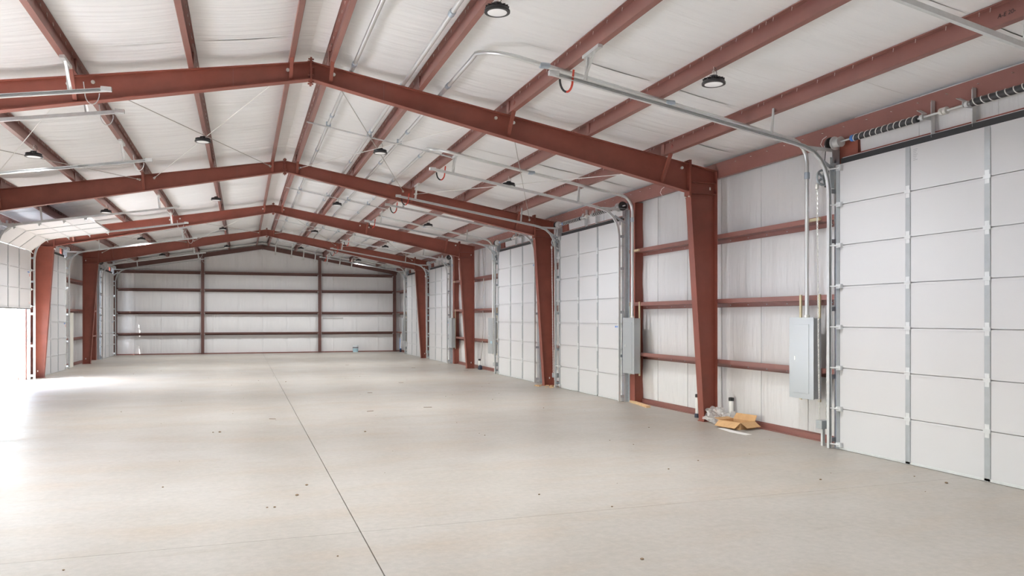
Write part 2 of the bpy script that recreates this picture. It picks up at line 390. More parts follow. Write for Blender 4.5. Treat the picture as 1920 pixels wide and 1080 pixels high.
# ------------------------------------------------------------------ main frames
def ibeam_bolt(m, c, axis, r=.014, h=.03): m.lathe([(r, -h/2), (r, h/2)], c, axis, 6)
for k, yf in enumerate(FR):
    for side in (1, -1):
        # column
        t = thing('steel_column', 'rust-red tapered steel column of the %s frame from the camera, %s' % (ORD[k], SIDE[side]), 'column', (side*6.85, yf, 0), 'tapered frame columns')
        o = t.location.copy()
        zk = rtop(6.43)
        xi = lambda z: 6.70-(6.70-6.43)*min(1, z/4.0)
        MB().prism([(xi(0)+.01, .012), (XC-.005, .012), (XC-.005, rtop(XC)-.01), (6.44, zk-.01), (6.44, 4.0)], 'y', yf-.004, yf+.004).mirror(side).build('web', M['red'], t, o)
        MB().prism([(xi(0), .012), (xi(0)+.012, .012), (6.442, 3.97), (6.43, 3.97)], 'y', yf-.085, yf+.085).mirror(side).build('inner_flange', M['red'], t, o)
        MB().box((XC-.008, yf-.085, .012), (XC+.004, yf+.085, rtop(XC))).mirror(side).build('outer_flange', M['red'], t, o)
        MB().prism([(6.42, zk+.0), (XC, rtop(XC)), (XC, rtop(XC)-.012), (6.42, zk-.012)], 'y', yf-.085, yf+.085).mirror(side).build('cap_plate', M['red'], t, o)
        MB().box((xi(0)-.02, yf-.09, 0), (XC+.02, yf+.09, .014)).mirror(side).build('base_plate', M['red'], t, o)
        MB().box((6.425, yf-.09, 3.93), (6.445, yf+.09, zk+.07)).mirror(side).build('end_plate', M['red'], t, o)
        for z in (4.005, 4.20):
            MB().box((6.445, yf-.075, z), (XC-.01, yf+.075, z+.012)).mirror(side).build('stiffener', M['red'], t, o)
        m = MB()
        for z in (3.95, zk+.05): [ibeam_bolt(m, (6.42, yf+dy, z), 'x') for dy in (-.055, .055)]
        tag(m.mirror(side).build('bolts', M['zinc'], t, o), kind='stuff')
        for zz in (4.09, .18): MB().box((6.86, yf-.0075, zz), (6.885, yf+.0075, zz+.05)).mirror(side).build('web_slot', M['white'], t, o)
        # rafter
        t = thing('roof_rafter', 'rust-red I-beam roof rafter of the %s frame from the camera, %s' % (ORD[k], SIDE[side]), 'rafter', (side*3.2, yf, 5.0), 'tapered roof rafters')
        o = t.location.copy()
        dep = lambda x: .25+.225*x/6.43
        x0, x1 = .012, 6.42
        MB().prism([(x0, rtop(x0)-.008), (x1, rtop(x1)-.008), (x1, rtop(x1)-dep(x1)), (x0, rtop(x0)-dep(x0))], 'y', yf-.004, yf+.004).mirror(side).build('web', M['red'], t, o)
        MB().prism([(x0, rtop(x0)), (x1, rtop(x1)), (x1, rtop(x1)-.010), (x0, rtop(x0)-.010)], 'y', yf-.075, yf+.075).mirror(side).build('top_flange', M['red'], t, o)
        MB().prism([(x0, rtop(x0)-dep(x0)), (x1, rtop(x1)-dep(x1)), (x1, rtop(x1)-dep(x1)-.012), (x0, rtop(x0)-dep(x0)-.012)], 'y', yf-.075, yf+.075).mirror(side).build('bottom_flange', M['red'], t, o)
        MB().box((0.0005, yf-.08, RZ-.33), (.014, yf+.08, RZ+.06)).mirror(side).build('ridge_plate', M['red'], t, o)
        MB().box((6.405, yf-.085, rtop(6.43)-.55), (6.424, yf+.085, rtop(6.43)+.07)).mirror(side).build('knee_plate', M['red'], t, o)
        m = MB()
        for z in (RZ-.30, RZ-.20, RZ-.08, RZ+.035): [ibeam_bolt(m, (.02, yf+dy, z), 'x', .012, .04) for dy in (-.055, .055)]
        tag(m.mirror(side).build('bolts', M['red'], t, o), kind='stuff')
        MB().prism([(1.08, rtop(1.08)-.012), (1.086, rtop(1.086)-.012), (1.086, rtop(1.086)-dep(1.086)), (1.08, rtop(1.08)-dep(1.08))], 'y', yf-.007, yf+.007).mirror(side).build('weld_seam', M['redlight'], t, o)
        for xp in (.25, 3.05, 5.86):
            # flange brace: an angle from the purlin on the near side down to the bottom flange
            zt = rtop(xp)+.10; zb = rtop(xp)-dep(xp)
            MB().angle((xp+.012, yf-.42, zt), (xp+.012, yf-.03, zb+.015), .05, .006, (1, 0, 0), Vector((0, .65, .75)).normalized()).mirror(side).build('flange_brace', M['red'], t, o)
        for xb in (.33, 2.87, 3.17, 6.28):
            m = MB().lathe([(.026, 0), (.026, .022), (.014, .03), (.014, .05)], (xb, yf-.056, rtop(xb)-.10), 'y', 8)
            m.mirror(side).build('brace_nut', M['zinc'], t, o)

# ------------------------------------------------------------------ gable end frame
for side in (1, -1):
    t = thing('gable_rafter', 'dark red channel rafter along the top of the far gable wall, '+SIDE[side], 'rafter', (side*3.5, YE-.1, 5.0), 'gable rafters')
    o = t.location.copy()
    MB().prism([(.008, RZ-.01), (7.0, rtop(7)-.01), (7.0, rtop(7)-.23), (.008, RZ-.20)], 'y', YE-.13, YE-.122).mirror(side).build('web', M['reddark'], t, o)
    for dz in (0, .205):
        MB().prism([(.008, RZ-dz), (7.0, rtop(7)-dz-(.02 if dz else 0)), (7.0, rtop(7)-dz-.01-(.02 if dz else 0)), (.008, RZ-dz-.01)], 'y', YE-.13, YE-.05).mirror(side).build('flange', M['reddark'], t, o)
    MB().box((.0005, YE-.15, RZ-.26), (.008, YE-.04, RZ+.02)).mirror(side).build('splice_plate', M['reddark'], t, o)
ECX = [-6.865, -2.89, 2.88, 6.87]
for i, xc in enumerate(ECX):
    nm = ['in the corner on the open-door side', 'second from the open-door corner', 'second from the electric-panel corner', 'in the corner on the electric-panel side'][i]
    t = thing('gable_column', 'slim dark red column of the far gable wall, '+nm, 'column', (xc, YE-.15, 0), 'gable wall columns')
    o = t.location.copy(); zt = rtop(xc)-.21
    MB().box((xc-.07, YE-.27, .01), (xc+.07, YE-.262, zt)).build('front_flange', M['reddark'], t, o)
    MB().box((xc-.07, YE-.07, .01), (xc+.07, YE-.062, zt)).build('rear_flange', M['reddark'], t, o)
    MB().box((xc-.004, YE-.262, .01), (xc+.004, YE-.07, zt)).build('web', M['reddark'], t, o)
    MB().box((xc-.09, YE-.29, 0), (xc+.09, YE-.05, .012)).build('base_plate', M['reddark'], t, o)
def zgirt_x(m, x0, x1, z0):          # Z girt along x (gable)
    yb = YE-.02; yi = YE-.22
    return m.prism([(yi, z0+.075), (yi+.006, z0+.075), (yi+.006, z0+.006), (yb, z0+.006), (yb, z0-.065), (yb-.006, z0-.065), (yb-.006, z0), (yi, z0)], 'x', x0, x1)
for b in range(3):
    x0, x1 = ECX[b]+.085, ECX[b+1]-.085
    for lv, z in enumerate((1.02, 2.08, 3.23, 4.11)):
        t = thing('gable_girt', 'dark red girt %s up on the far gable wall, %s' % (['lowest', 'second', 'third', 'topmost'][lv], ['bay by the open-door corner', 'wide middle bay', 'bay by the electric-panel corner'][b]), 'girt', ((x0+x1)/2, YE-.12, z), 'gable wall girts')
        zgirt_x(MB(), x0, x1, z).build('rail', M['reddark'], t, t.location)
        for xx in (x0, x1):
            MB().box((xx-.018, YE-.205, z-.05), (xx+.018, YE-.03, z-.004)).build('clip', M['galv'], t, t.location)

# ------------------------------------------------------------------ purlins, eave struts
BAYS = [(3.0, FR[0]), (FR[0], FR[1]), (FR[1], FR[2]), (FR[2], FR[3]), (FR[3], YE-.02)]
BN = ['bay nearest the camera', 'second bay from the camera', 'middle bay', 'fourth bay from the camera', 'farthest bay']
PN = ['beside the ridge', 'second from the ridge', 'third from the ridge', 'fourth from the ridge', 'next to the eave']
def roofp(x, u, w):                  # from a point on the rafter top at x: u down the slope, w up from it
    return (x+u*ct+w*st_, rtop(x)-u*st_+w*ct)
for side in (1, -1):
    for ip, xp in enumerate(PX):
        for ib, (a, b) in enumerate(BAYS):
            prof = [(0,0),(.068,0),(.074,.018),(.070,.019),(.065,.004),(.004,.004),(.004,.2),(-.066,.2),(-.072,.182),(-.068,.181),(-.063,.196),(0,.196)]
            prof = [roofp(xp, u, w+.001) for u, w in prof]
            t = thing('roof_purlin', 'red roof purlin %s, %s, %s' % (PN[ip], SIDE[side], BN[ib]), 'purlin', (side*xp, (a+b)/2, rtop(xp)), 'red roof purlins')
            MB().prism(prof, 'y', a+.001, b-.001).mirror(side).build('rail', M['redlight'], t, t.location)
            if ib < 4:
                m = MB(); yy = a+.2
                while yy < b-.2:
                    for u in ((-.045,) if ip % 2 else (-.03,)):
                        q = roofp(xp, u, .155); q2 = roofp(xp, u, .197); m.tube([(q[0], yy, q[1]), (q2[0], yy, q2[1])], [.002, .005], 5)
                    yy += random.choice((.30, .30, .12, .38))
                tag(m.mirror(side).build('screw_points', M['zinc'], t, t.location), kind='stuff')
            # bolted lap plate at the frame end
            q0, q1 = roofp(xp, -.003, .02), roofp(xp, -.010, .19)
            MB().box((min(q0[0], q1[0])-.004, b-.16, q0[1]), (max(q0[0], q1[0]), b-.06, q1[1])).mirror(side).build('lap_clip', M['redlight'], t, t.location)
    for ib, (a, b) in enumerate(BAYS):
        t = thing('eave_strut', 'deep red eave strut at the roof edge, %s, %s' % (SIDE[side], BN[ib]), 'eave strut', (side*7.03, (a+b)/2, 4.4), 'eave struts')
        MB().prism([(7.0, 4.30), (7.07, 4.30), (7.07, 4.305), (7.005, 4.305), (7.005, 4.565), (7.08, 4.552), (7.08, 4.557), (7.0, 4.571)], 'y', a+.001, b-.001).mirror(side).build('rail', M['redlight'], t, t.location)
        m = MB(); yy = a+.25
        while yy < b-.2:
            m.tube([(7.001, yy, 4.50), (6.975, yy, 4.50)], [.005, .003], 5); yy += .42
        tag(m.mirror(side).build('screw_points', M['zinc'], t, t.location), kind='stuff')

# ------------------------------------------------------------------ side wall girts
for side in (1, -1):
    for isp, (a, b) in enumerate(spans(side)):
        if b < 3: continue
        a2 = a+.28 if isp else 3.0; b2 = b-.28 if b < YE else YE-.05
        if side > 0 and isp == 0: a2, b2 = 3.0, b-.3
        if b2-a2 < .2: continue
        for lv, z in enumerate(GZ):
            where = ('before the first door' if isp == 0 else 'beyond the last door' if isp == 5 else 'between the %s and %s doors' % (ORD[isp-1], ORD[isp]))
            t = thing('wall_girt', 'red wall girt, %s level, %s from the camera, %s' % (['lowest', 'middle', 'upper'][lv], where, SIDE[side]), 'girt', (side*7.09, (a2+b2)/2, z), 'side wall girts')
            xb = XW-.006
            MB().prism([(XG, z+.075), (XG+.005, z+.075), (XG+.005, z+.005), (xb, z+.005), (xb, z-.068), (xb-.012, z-.072), (xb-.012, z-.068), (xb-.005, z-.064), (xb-.005, z), (XG, z)], 'y', a2, b2).mirror(side).build('rail', M['redlight'], t, t.location)
            m = MB(); yy = a2+.3
            while yy < b2-.1:
                m.lathe([(.009, 0), (.009, .006)], (xb-.014, yy, z-.035), 'x', 6); yy += .5
            tag(m.mirror(side).build('girt_screws', M['galvdark'], t, t.location), kind='stuff')

# ------------------------------------------------------------------ sectional doors, jambs, tracks, springs
def section(parent, P, first=False, last=False):
    """one door section; P(u, v, w): u along the door, v up the section, w out from its face -> world"""
    def bx(m, u0, u1, v0, v1, w0, w1):
        c = [P(u, v, w) for u in (u0, u1) for v in (v0, v1) for w in (w0, w1)]
        m.add(c, [(0,1,3,2),(4,6,7,5),(0,4,5,1),(2,3,7,6),(0,2,6,4),(1,5,7,3)]); return m
    o = parent.location
    g = .005
    m = bx(MB(), -HW, HW, g, SEC-g, -.05, 0)
    bx(m, -HW, HW, g, .03, 0, .004); bx(m, -HW, HW, SEC-.03, SEC-g, 0, .004)
    bx(m, -HW, HW, 0, SEC, -.045, -.030)
    pn = m.build('door_section', M['door'], parent, o)
    for u in (-.545, .545):
        bx(MB(), u-.036, u+.036, g+.004, SEC-g-.004, 0, .010).build('stile', M['stile'], pn, o)
        if not first:
            m = bx(MB(), u-.045, u+.045, -.022, .022, .008, .022); bx(m, u-.028, u+.028, .02, .075, .008, .014); bx(m, u-.028, u+.028, -.075, -.02, .008, .014)
            m.build('hinge', M['galv'], pn, o)
    for s in (-1, 1):
        bx(MB(), s*(HW+.004), s*(HW-.055), g, SEC-g, -.05, .012).build('end_stile', M['stile'] if s < 0 else M['white'], pn, o)
        v = 0 if not first else .07
        m = MB().tube([P(s*(HW-.10), v, .035), P(s*(HW+.045), v, .085)], .011, 8)
        bx(m, s*(HW-.12), s*(HW-.03), v-.03, v+.03, .010, .05)
        if last:
            m.tube([P(s*(HW-.10), SEC-.06, .035), P(s*(HW+.045), SEC-.06, .085)], .011, 8); bx(m, s*(HW-.12), s*(HW-.03), SEC-.10, SEC-.02, .010, .05)
        m.build('roller_hinge', M['galv'], pn, o)
    if first:
        m = bx(MB(), -HW, HW, -.02, g+.002, -.045, .0); m.build('bottom_seal', M['black'], pn, o)
        bx(MB(), -HW, HW, g, .035, .004, .010).build('bottom_rail', M['galv'], pn, o)
        bx(MB(), HW-.20, HW-.12, .14, .20, .0042, .0052).build('red_warning_tag', M['white'], pn, o)
        m = MB()
        for k in range(3): bx(m, HW-.195, HW-.13, .145+.018*k, .152+.018*k, .0052, .0062)
        m.build('red_print', M['redpaint'], pn, o)
    return pn

TRK = lambda yy: [(6.79, yy, .01), (6.79, yy, 3.5), (6.785, yy, 3.62), (6.765, yy, 3.76), (6.72, yy, 3.90), (6.64, yy, 4.03), (6.52, yy, 4.13), (6.36, yy, 4.19), (6.20, yy, 4.225), (2.62, yy, 4.225+(6.20-2.62)*.163)]
ntag = 0
for side in (1, -1):
    for i, yc in enumerate(RD[side]):
        raised = {(-1, 0): 4, (-1, 2): 4}.get((side, i), 0)
        who = '%s door from the camera, %s' % (ORD[i], SIDE[side])
        dn = 'door_%d' % (i+1+(5 if side < 0 else 0))
        look = 'white sectional overhead door, closed' if not raised else ('white sectional overhead door, half raised over bright daylight' if i == 2 else 'white sectional overhead door, half raised')
        d = thing(dn, '%s, %s' % (look, who), 'door', (side*6.9, yc, 0), 'sectional overhead doors', 'structure')
        # path of the curtain: s = distance from the floor
        FX = 6.88
        def at(s):
            if s <= 3.80: return (FX, s), (0.0, 1.0)
            if s <= 3.80+SEC: t = (s-3.80); d_ = (-.757, .653); return (FX+d_[0]*t, 3.80+d_[1]*t), d_
            t = s-3.80-SEC; d_ = (-.9857, .1685); return (FX-.757*SEC+d_[0]*t, 3.80+.653*SEC+d_[1]*t), d_
        lift = raised*SEC-(SEC-(3.80-6*SEC)) if raised else 0.0
        for k in range(7):
            s0 = k*SEC+lift
            if raised: s0 = 3.80+(k-(7-raised))*SEC
            (px, pz), (dx, dz) = at(s0+1e-4)
            def P(u, v, w, px=px, pz=pz, dx=dx, dz=dz): return (side*(px+dx*v-dz*w), yc+u*(-1 if side > 0 else 1), pz+dz*v+dx*w) if True else None
            def P(u, v, w, px=px, pz=pz, dx=dx, dz=dz): return (side*(px+dx*v-dz*w), yc+(-u if side > 0 else u), pz+dz*v-abs(dx)*w)
            pn = section(d, P, k == 0, k == 6)
            o = d.location
            if k == (1 if raised else 5 if (side, i) == (1, 2) else 2):          # maker's sticker in blue and red
                m = MB(); 
                for q in range(5): a0 = HW-.33+.04*q+(.02 if q > 1 else 0); c = [P(u, v, w) for u in (a0, a0+.032) for v in (SEC-.085, SEC-.045) for w in (.0005, .0014)]; m.add(c, [(0,1,3,2),(4,6,7,5),(0,4,5,1),(2,3,7,6),(0,2,6,4),(1,5,7,3)])
                m.build('blue_sticker', M['blue'], pn, o)
                c = [P(u, v, w) for u in (HW-.13, HW-.08) for v in (SEC-.19, SEC-.11) for w in (.0005, .0014)]
                MB().add(c, [(0,1,3,2),(4,6,7,5),(0,4,5,1),(2,3,7,6),(0,2,6,4),(1,5,7,3)]).build('red_sticker', M['redpaint'], pn, o)
            if k == 6 and side > 0 and i == 0:                         # small grey data label beside the stile
                m = MB()
                for q in range(7):
                    c = [P(u, v, w) for u in (-.545+.075, -.545+.14-.012*(q % 3)) for v in (SEC-.06-.022*q, SEC-.052-.022*q) for w in (.0002, .0010)]
                    m.add(c, [(0,1,3,2),(4,6,7,5),(0,4,5,1),(2,3,7,6),(0,2,6,4),(1,5,7,3)])
                m.build('data_label', M['greylines'], pn, o)
        # jambs and header
        t = thing('door_jamb', 'rust-red channel jambs and header around the '+who, 'door frame', (side*7.1, yc, 0), 'door jambs')
        for y0, y1 in ((yc-2.15, yc-1.56 if side > 0 else yc-1.74), (yc+1.50 if side > 0 else yc+1.74, yc+1.90)):
            m = MB().box((7.0, y0, 0), (7.008, y1, 4.30)).box((7.0, y0, 0), (7.19, y0+.008, 4.30)).box((7.0, y1-.008, 0), (7.19, y1, 4.30))
            m.mirror(side).build('jamb_channel', M['red'], t, t.location)
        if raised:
            for e in (-1, 1): MB().box((6.998, yc+e*1.70, .0), (7.35, yc+e*1.735, DT+.1)).mirror(side).build('jamb_glare_board', M['white'], t, t.location)  # white boards added over the red jambs stand in for sunlit glare
        MB().box((7.0, yc-1.56, DT+.10), (7.19, yc+1.50, DT+.13)).mirror(side).build('header_channel', M['red'], t, t.location)
        MB().box((6.93, yc-HW+.02, DT+.01), (6.955, yc+HW-.02, DT+.085)).mirror(side).build('top_seal', M['black'], t, t.location)
        MB().box((6.955, yc-HW+.02, DT+.03), (7.0, yc+HW-.02, DT+.10)).mirror(side).build('seal_holder', M['galv'], t, t.location)
        # tracks
        for e in (-1, 1):
            ye = yc+e*(HW+.045)
            t = thing('door_track', 'galvanized curved door track, %s edge of the %s' % ('far' if e > 0 else 'near', who), 'door track', (side*6.8, ye, 0), 'galvanized door tracks')
            o = t.location.copy()
            q = -e
            poly = [(e*.026, -.025), (e*.026, .025), (-e*.016, .025), (-e*.016, .017), (-e*.013, .017), (-e*.013, .0225), (e*.0235, .0225), (e*.0235, -.0225), (-e*.013, -.0225), (-e*.013, -.017), (-e*.016, -.017), (-e*.016, -.025)]
            MB().sweep(TRK(ye), poly).mirror(side).build('rail', M['galv'], t, o, smooth=True)
            MB().angle((6.995, ye+e*.03, 0), (6.995, ye+e*.03, 4.18), .075, .004, (-1, 0, 0), (0, e, 0)).mirror(side).build('wall_angle', M['galvdark'], t, o)
            MB().box((6.90, ye+e*.028, 0), (6.93, ye+e*.033, 4.05)).mirror(side).build('angle_edge', M['galv'], t, o)
            m = MB()
            for z in [.15+.19*q2 for q2 in range(20)]: m.lathe([(.006, 0), (.006, .004)], (6.955, ye+e*.028, z), 'y', 6)
            tag(m.mirror(side).build('punched_holes', M['white'], t, o), kind='stuff')
            for z in (.12, 1.0, 1.95, 2.9, 3.6):
                MB().box((6.81, ye+e*.02, z-.03), (6.93, ye+e*.03, z+.03)).mirror(side).build('track_clip', M['galvdark'], t, o)
            # flag plate at the top of the vertical track
            MB().angle((6.99, ye+e*.03, 4.20), (6.34, ye+e*.03, 4.215), .05, .004, (0, e, 0), (0, 0, -1)).mirror(side).build('top_angle', M['galv'], t, o)
            MB().bar((6.98, ye+e*.034, 3.86), (6.66, ye+e*.034, 4.04), .005, .05).mirror(side).build('flag_bracket', M['galvdark'], t, o)
            MB().box((6.86, ye+e*.028, 4.0), (6.99, ye+e*.033, 4.33)).mirror(side).build('bearing_plate', M['galvdark'], t, o)
            # hangers
            zr = lambda x: 4.225+(6.20-x)*.163
            xh = 3.04
            MB().angle((xh, ye, zr(xh)+.02), (xh+.03, ye, rtop(3.05)+.0), .045, .004, (1, 0, 0), (0, -e, 0)).mirror(side).build('hanger', M['galv'], t, o)
            MB().bar((xh, ye-.01, zr(xh)+.02), (xh+.02, ye-.30, rtop(3.0)-.02), .03, .006).mirror(side).build('hanger_stay', M['galv'], t, o)
            MB().bar((3.07, ye-.40, rtop(3.05)-.022), (3.07, ye+.06, rtop(3.05)-.022), .06, .04).mirror(side).build('hanger_channel', M['galv'], t, o)
            xh = 5.80
            MB().angle((xh, ye, zr(xh)+.02), (xh+.03, ye, rtop(5.86)+.05), .04, .004, (1, 0, 0), (0, -e, 0)).mirror(side).build('hanger', M['galv'], t, o)
            # end stop and leaf bumper
            MB().box((2.57, ye-.03, zr(2.6)-.03), (2.70, ye+.03, zr(2.6)+.03)).mirror(side).build('end_stop', M['galv'], t, o, bevel=.006)
            lp = [(2.80-.085*math.cos(a_), ye, zr(2.8)-.03-.15*math.sin(a_)) for a_ in [math.pi*k/10 for k in range(11)]]
            bw = .026 if side > 0 else .011
            m = MB(); [m.bar(lp[k], lp[k+1], bw, .006, up=(0, 1, 0)) for k in range(5)]
            m.mirror(side).build('leaf_bumper', M['black'] if not (side < 0) else M['galv'], t, o)
            m = MB(); [m.bar(lp[k], lp[k+1], bw, .006, up=(0, 1, 0)) for k in range(5, 10)]
            m.bar(lp[10], (2.90, ye, zr(2.9)+.12), bw, .006, up=(0, 1, 0))
            m.mirror(side).build('bumper_strap', M['redpaint'] if side > 0 else M['galv'], t, o)
        # torsion springs
        t = thing('torsion_spring_shaft', 'shaft with two black torsion springs above the '+who, 'spring shaft', (side*6.85, yc, 4.26), 'door torsion springs')
        o = t.location.copy(); zs_, xs_ = 4.26, 6.85
        MB().tube([(xs_, yc-1.98, zs_), (xs_, yc+1.98, zs_)], .0135, 10).mirror(side).build('shaft', M['galv'], t, o, smooth=True)
        for e in (-1, 1):
            MB().lathe([(.02, -.06), (.072, -.06), (.072, -.052), (.064, -.05), (.064, .05), (.095, .052), (.095, .06), (.02, .06)], (xs_, yc+e*1.72, zs_), 'y', 18).mirror(side).build('cable_drum', M['galv'], t, o, smooth=True)
            MB().lathe([(.02, -.012), (.10, -.012), (.10, .012), (.02, .012)], (xs_, yc+e*1.86, zs_), 'y', 18).mirror(side).build('drum_disc', M['black'], t, o, smooth=True)
            sp = MB(); n = 30
            y0, y1 = yc+e*.37, yc+e*1.44
            sp.lathe([(.03, 0), (.042, .004), (.042, abs(y1-y0)-.004), (.03, abs(y1-y0))], (xs_, min(y0, y1), zs_), 'y', 14)
            so = sp.mirror(side).build('spring', M['spring'], t, o, smooth=True)
            hx = MB().tube([(xs_+.0425*math.cos(2*math.pi*11*k/132), y0+(y1-y0)*k/132, zs_+.0425*math.sin(2*math.pi*11*k/132)) for k in range(133)], .0065, 5)
            hx.mirror(side).build('coil_stripe', M['white'], so, o)
            MB().lathe([(.02, 0), (.045, .0), (.045, .05), (.03, .06)], (xs_, y1-.03, zs_), 'y', 12).mirror(side).build('winding_cone', M['blue'] if e > 0 else M['galv'], t, o, smooth=True)
            yb = yc+e*.28
            m = MB().angle((6.99, yb-.03, DT+.05), (6.99, yb-.03, 4.46), .06, .004, (-1, 0, 0), (0, 1, 0)).box((6.81, yb-.004, 4.23), (6.99, yb+.004, 4.29)).bar((6.98, yb+.2, 4.40), (6.86, yb, 4.30), .05, .006)
            m.lathe([(.035, -.02), (.035, .02)], (xs_, yb+e*.03, zs_), 'y', 12)
            m.mirror(side).build('bearing_bracket', M['galv'], t, o)
        MB().lathe([(.014, -.05), (.045, -.045), (.045, -.008), (.03, -.006), (.03, .006), (.045, .008), (.045, .045), (.014, .05)], (xs_, yc-.0, zs_), 'y', 14).mirror(side).build('coupler', M['zinc'], t, o, smooth=True)

# ------------------------------------------------------------------ chain hoists (one built, then copied)
def make_hoist():
    t = thing('chain_hoist', 'x', 'chain hoist', (0, 0, 0), 'door chain hoists')
    o = (0, 0, 0)
    m = MB()
    rim = [(.105*math.cos(a), 0, 3.83+.105*math.sin(a)) for a in [2*math.pi*k/24 for k in range(25)]]
    m.tube(rim, .017, 8, caps=False)
    for k in range(5):
        a = 2*math.pi*k/5; m.bar((.02*math.cos(a), 0, 3.83+.02*math.sin(a)), (.1*math.cos(a), 0, 3.83+.1*math.sin(a)), .03, .016, up=(0, 1, 0))
    m.lathe([(.035, -.03), (.03, .03)], (0, 0, 3.83), 'y', 12)
    m.build('chain_wheel', M['galvdark'], t, o, smooth=True)
    MB().box((.06, -.10, 3.70), (.16, .05, 3.93)).build('gear_housing', M['lamp'], t, o, bevel=.01)
    MB().box((.02, -.12, 3.66), (.17, -.105, 4.1)).build('mount_plate', M['galv'], t, o)
    MB().tube([(-.02, -.04, 3.9), (.0, -.06, 4.24)], .006, 6).build('drive_chain', M['lamp'], t, o)
    for xx in (-.105, .105):
        MB().lathe([(.02, 0), (.026, .02), (.026, .07), (.018, .08)], (xx, 0, 3.66), 'z', 10).build('chain_guide', M['zinc'], t, o, smooth=True)
        m = MB(); z = 3.66; k = 0
        while z > .36:
            a = .024; b = .0105; pts = []
            for q in range(9):
                w = 2*math.pi*q/8; u, v = b*math.cos(w), a*math.sin(w)
                pts.append((xx*(1-(1-z/3.66)*.45)+(u if k % 2 else 0), (0 if k % 2 else u), z+v))
            m.tube(pts, .0052, 4, caps=False); z -= .036; k += 1
        tag(m.build('hand_chain', M['zinc'], t, o), kind='stuff')
    MB().box((-.075, -.06, .245), (.075, .06, .365)).build('chain_box', M['panel'], t, o, bevel=.006)
    m = MB().box((-.02, -.02, 0), (.02, -.016, .245)).box((-.02, -.02, 0), (-.016, .02, .245)).box((.016, -.02, 0), (.02, .02, .245))
    m.build('strut_post', M['galv'], t, o)
    return t
h0 = make_hoist(); hk = kids_of(h0); n = 0
for i, yc in enumerate(RD[1]):
    h = h0 if i == 0 else copy_tree(h0, hk)
    h.location = (6.88, yc+2.05, 0)
    h['label'] = 'chain hoist with hanging chain loop, far edge of the %s electric-panel side door' % ORD[i]

# ------------------------------------------------------------------ electric panels (copied) with their conduits
def make_panel():
    t = thing('electric_panel', 'x', 'electric panel', (0, 0, 0), 'grey electric panels')
    o = (0, 0, 0)
    MB().box((0.012, -.25, .65), (.15, .25, 1.82)).build('cabinet', M['panel'], t, o, bevel=.004)
    MB().box((0, -.262, .638), (.014, .262, 1.832)).build('front_cover', M['panel'], t, o, bevel=.003)
    d = MB().box((-.006, -.165, .72), (.002, .165, 1.73)).build('cabinet_door', M['panel'], t, o, bevel=.002)
    m = MB().box((-.012, .115, 1.20), (-.004, .14, 1.26)); m.build('latch', M['zinc'], d, o, bevel=.002)
    for yy in (-.20, .20):
        m = MB().box((.15, yy-.02, .60), (.154, yy+.02, 2.17)).box((.15, yy-.02, .60), (.172, yy-.016, 2.17)).box((.15, yy+.016, .60), (.172, yy+.02, 2.17))
        m.build('strut', M['ywstrut'], t, o)
    return t
p0 = make_panel(); pk = kids_of(p0)
PY = [9.38, 14.80, 24.57, 29.88, 39.62]
pl = ['large grey electric panel nearest the camera, beside the first door', 'grey electric panel at the near edge of the second door', 'grey electric panel at the far edge of the third door with a blue tag', 'grey electric panel at the near edge of the fourth door', 'grey electric panel in the far corner beyond the fifth door']
for i, yy in enumerate(PY):
    p = p0 if i == 0 else copy_tree(p0, pk)
    p.location = (6.82, yy, 0); p['label'] = pl[i]
    if i == 2:
        b = MB().box((-.016, -.2, .98), (-.013, -.06, 1.06)).build('blue_tag', M['label'], p, (0, 0, 0)); b['label'] = 'pale blue tag'
CXS = [.60, 1.38, 1.97, 2.55, 3.16, 3.80, 4.40]
CDN = ['nearest the ridge', 'second from the ridge', 'third from the ridge, dropping to the nearest panel', 'fourth from the ridge, dropping to the second panel', 'fifth from the ridge, dropping to the third panel', 'sixth from the ridge, dropping to the fourth panel', 'farthest from the ridge, dropping to the last panel']
